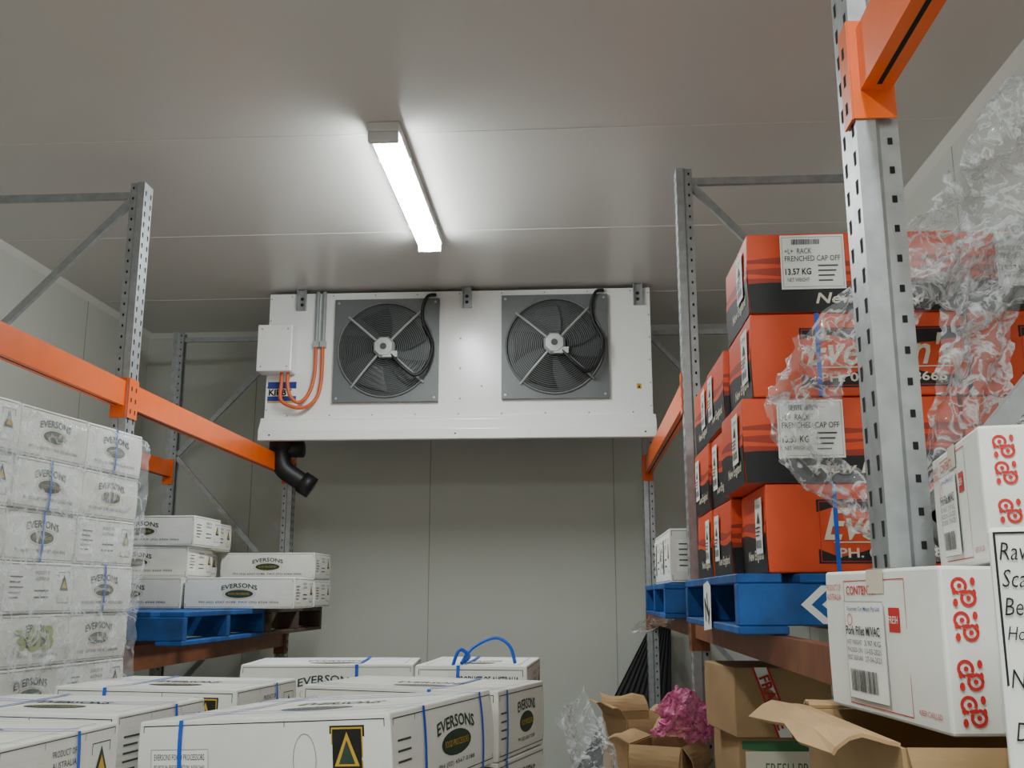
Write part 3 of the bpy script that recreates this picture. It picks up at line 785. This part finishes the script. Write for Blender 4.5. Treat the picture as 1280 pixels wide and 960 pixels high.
b.finish('casing',ev,bevel=.004)
b=MB()
xs=(X0-.015,X1+.015); sec=[(Yf-.03,Z0+.0),(Yf-.03,Z0-.02),(Yf-.07,Z0-.085),(Yf-.07,Z0-.15),(Yf-.05,Z0-.155),(Yb,Z0-.01),(Yb,Z0+.0)]
n=len(sec)
vs=[(xs[0],y,z) for y,z in sec]+[(xs[1],y,z) for y,z in sec]
b.add(vs,[(i,n+i,n+(i+1)%n,(i+1)%n) for i in range(n)]+[tuple(range(n)),tuple(reversed(range(n,2*n)))],'white_enamel')
for k in range(3): b.disc((X0+.06+k*1.2,Yf-.0715,Z0-.118),.006,'ink_black',8)
b.finish('drip_tray',ev,bevel=.004)
def fan(cx,cz):
    f=empty('fan',(cx,Yf-.03,cz-.35),ev)
    b=MB(); s=.345; R=.315; N=48; y=Yf-.028
    vs=[];
    for i in range(N):
        a=2*math.pi*i/N; ca,sa=math.cos(a),math.sin(a); k=s/max(abs(ca),abs(sa))
        vs+= [(cx+R*ca,y,cz+R*sa),(cx+k*ca,y,cz+k*sa),(cx+R*ca,Yf-.002,cz+R*sa),(cx+k*ca,Yf-.002,cz+k*sa)]
    fs=[]
    for i in range(N):
        a=4*i;c=4*((i+1)%N)
        fs+= [(a,a+1,c+1,c),(a+1,a+3,c+3,c+1),(a,c,c+2,a+2)]
    b.add(vs,fs,'fan_grey')
    for dx in (-1,1):
        for dz in (-1,1): b.disc((cx+dx*.32,y-.001,cz+dz*.32),.008,'motor_grey',8)
    b.finish('mounting_plate',f)
    b=MB(); b.disc((cx,Yf-.003,cz),R,'fan_dark',40); b.finish('opening_shade',f)  # flat dark disc paints the shade inside the fan opening
    for k in range(5):
        a0=2*math.pi*k/5+.3; b=MB(); vs=[]
        m_=6
        for i in range(m_+1):
            r=.07+.215*i/m_; sw=.35*(i/m_); half=.42-.05*i/m_
            for q in (-1,1):
                a=a0+sw+q*half; vs.append((cx+r*math.cos(a),Yf-.02+q*.012,cz+r*math.sin(a)))
        b.add(vs,[(2*i,2*i+1,2*i+3,2*i+2) for i in range(m_)],'blade_dark'); o=b.finish('blade',f)
        so=o.modifiers.new('s','SOLIDIFY'); so.thickness=.003
    b=MB()
    def dome(r): return Yf-.035-.05*(1-(r/R)**2)
    for k in range(19):
        r=.085+.0126*k
        b.tube([(cx+r*math.cos(2*math.pi*i/40),dome(r),cz+r*math.sin(2*math.pi*i/40)) for i in range(40)],.0021,'fan_grey',4,closed=True)
    b.tube([(cx+R*math.cos(2*math.pi*i/40),Yf-.034,cz+R*math.sin(2*math.pi*i/40)) for i in range(40)],.007,'fan_grey',6,closed=True)
    for k in range(4):
        a=math.pi/4+k*math.pi/2+.06
        b.tube([(cx+r*math.cos(a),dome(r)-.006,cz+r*math.sin(a)) for r in (.05,.12,.2,.26,.335)],.0075,'motor_grey',6)
    b.finish('fan_guard',f)
    b=MB(); m_=8
    ring=[(.075,Yf-.06),(.075,Yf-.10),(.06,Yf-.125),(.0,Yf-.127)]
    vs=[]
    for r,yy in ring:
        for i in range(m_): a=2*math.pi*(i+.5)/m_; vs.append((cx+r*math.cos(a),yy,cz+r*math.sin(a)))
    b.add(vs,[(j*m_+i,j*m_+(i+1)%m_,(j+1)*m_+(i+1)%m_,(j+1)*m_+i) for j in range(3) for i in range(m_)],'motor_grey')
    b.disc((cx,Yf-.1285,cz),.022,'fan_dark',12)
    b.box(cx-.005,cx+.09,Yf-.12,Yf-.08,cz-.07,cz-.03,'motor_grey')
    b.finish('motor',f)
    b=MB(); b.tube(smoothpath([(cx+.05,Yf-.11,cz-.05),(cx+.12,Yf-.12,cz-.13),(cx+.21,Yf-.11,cz-.19),(cx+.28,Yf-.09,cz-.12),(cx+.31,Yf-.07,cz+.02),(cx+.25,Yf-.05,cz+.16),(cx+.24,Yf-.05,cz+.27),(cx+.27,Yf-.05,cz+.35),(cx+.32,Yf-.02,cz+.37)]),.0115,'rubber_black',6)
    b.finish('cable',f,smooth=True)
fan(-1.215,CZ+1.575); fan(-.115,CZ+1.585)
b=MB(); b.box(X0-.03,X0+.20,Yf-.13,Yf-.002,CZ+1.42,CZ+1.73,'white_enamel'); 
for dx in (.0,.17):
    for z in (1.45,1.70): b.disc((X0+dx,Yf-.1315,CZ+z),.006,'conduit_grey',8)
b.finish('electrical_box',ev,bevel=.008)
b=MB(); P=PL(b,(X0+.015,Yf,CZ+1.235),(1,0,0),(0,0,1),.19,.14)
P.rect(0,0,.19,.14,'paper',0); P.rect(0,.012,.19,.045,'ink_blue',1); P.rect(.0,.095,.19,.14,'ink_blue',1); P.text('KIRBY',.085,.07,.042,'ink_black',w=.155,l=2,bold=.04)
P.rect(.0,.0,.19,.01,'ink_gold',1)
b.finish('brand_plate',ev)
for dx in (.33,.375):
    b=MB(); x=X0+dx; b.tube([(x,Yf-.02,Z1-.01),(x,Yf-.02,CZ+1.62)],.014,'conduit_grey',8)
    b.box(x-.02,x+.02,Yf-.035,Yf-.003,CZ+1.60,CZ+1.64,'motor_grey'); b.finish('grey_conduit',ev)
    b=MB(); e=dx-.33
    b.tube(smoothpath([(x,Yf-.025,CZ+1.60),(x,Yf-.03,CZ+1.42-e),(x-.03,Yf-.04,CZ+1.29-e*.9),(x-.09-e*.6,Yf-.06,CZ+1.225-e*.8),(X0+.185-e*1.2,Yf-.07,CZ+1.27-e*.8),(X0+.165-e*.9,Yf-.07,CZ+1.35),(X0+.165-e*.9,Yf-.07,CZ+1.42)],8),.012,'conduit_orange',8)
    b.finish('orange_conduit',ev,smooth=True)
for x in (X0+.22,X0+1.32,X1-.08):
    b=MB(); b.box(x-.03,x-.024,Yf-.03,Yf-.002,Z1-.13,Z1+.01,'galv');b.box(x+.024,x+.03,Yf-.03,Yf-.002,Z1-.13,Z1+.01,'galv'); b.box(x-.024,x+.024,Yf-.008,Yf-.002,Z1-.13,Z1+.01,'galv')
    b.disc((x,Yf-.009,Z1-.05),.012,'ink_black',10); b.disc((x,Yf-.009,Z1-.09),.012,'ink_black',10)
    b.finish('hanging_bracket',ev)
b=MB(); P=PL(b,(X1-.1,Yf,CZ+1.3),(1,0,0),(0,0,1),.03,.05); P.rect(0,0,.03,.035,'ink_gold',0); P.poly([(.006,.006),(.024,.006),(.015,.028)],'ink_black',1); b.finish('warning_sticker',ev)
b=MB(); b.tube(smoothpath([(X0+.09,6.42,CZ+1.03),(X0+.09,6.42,CZ+.90),(X0+.11,6.42,CZ+.82),(X0+.18,6.44,CZ+.765),(X0+.27,6.47,CZ+.71)],6),.062,'rubber_black',14)
b.tube([(X0+.09,6.42,CZ+1.02),(X0+.09,6.42,CZ+.94)],.08,'rubber_black',14); b.tube([(X0+.04,6.44,CZ+.95),(X0+.23,6.44,CZ+.95)],.055,'rubber_black',14)
b.tube([(X0+.22,6.46,CZ+.74),(X0+.29,6.475,CZ+.695)],.074,'rubber_black',14)
b.finish('drain_pipe',ev,smooth=True,label='black insulated drain pipe')
# ---------------------------------------------------------------- camera
cd=bpy.data.cameras.new('camera'); cd.sensor_width=36; cd.lens=1250/1280*36; cd.clip_start=.05
cam=bpy.data.objects.new('camera',cd); col.objects.link(cam)
cam.location=(0,0,CZ); cam.rotation_euler=(math.radians(90+12),0,math.radians(3.57))
scene.camera=cam
w=bpy.data.worlds.new('w'); scene.world=w; w.use_nodes=True
w.node_tree.nodes['Background'].inputs[0].default_value=(.5,.5,.5,1); w.node_tree.nodes['Background'].inputs[1].default_value=.3
for o in bpy.data.objects:
    if 'w' in o: del o['w']
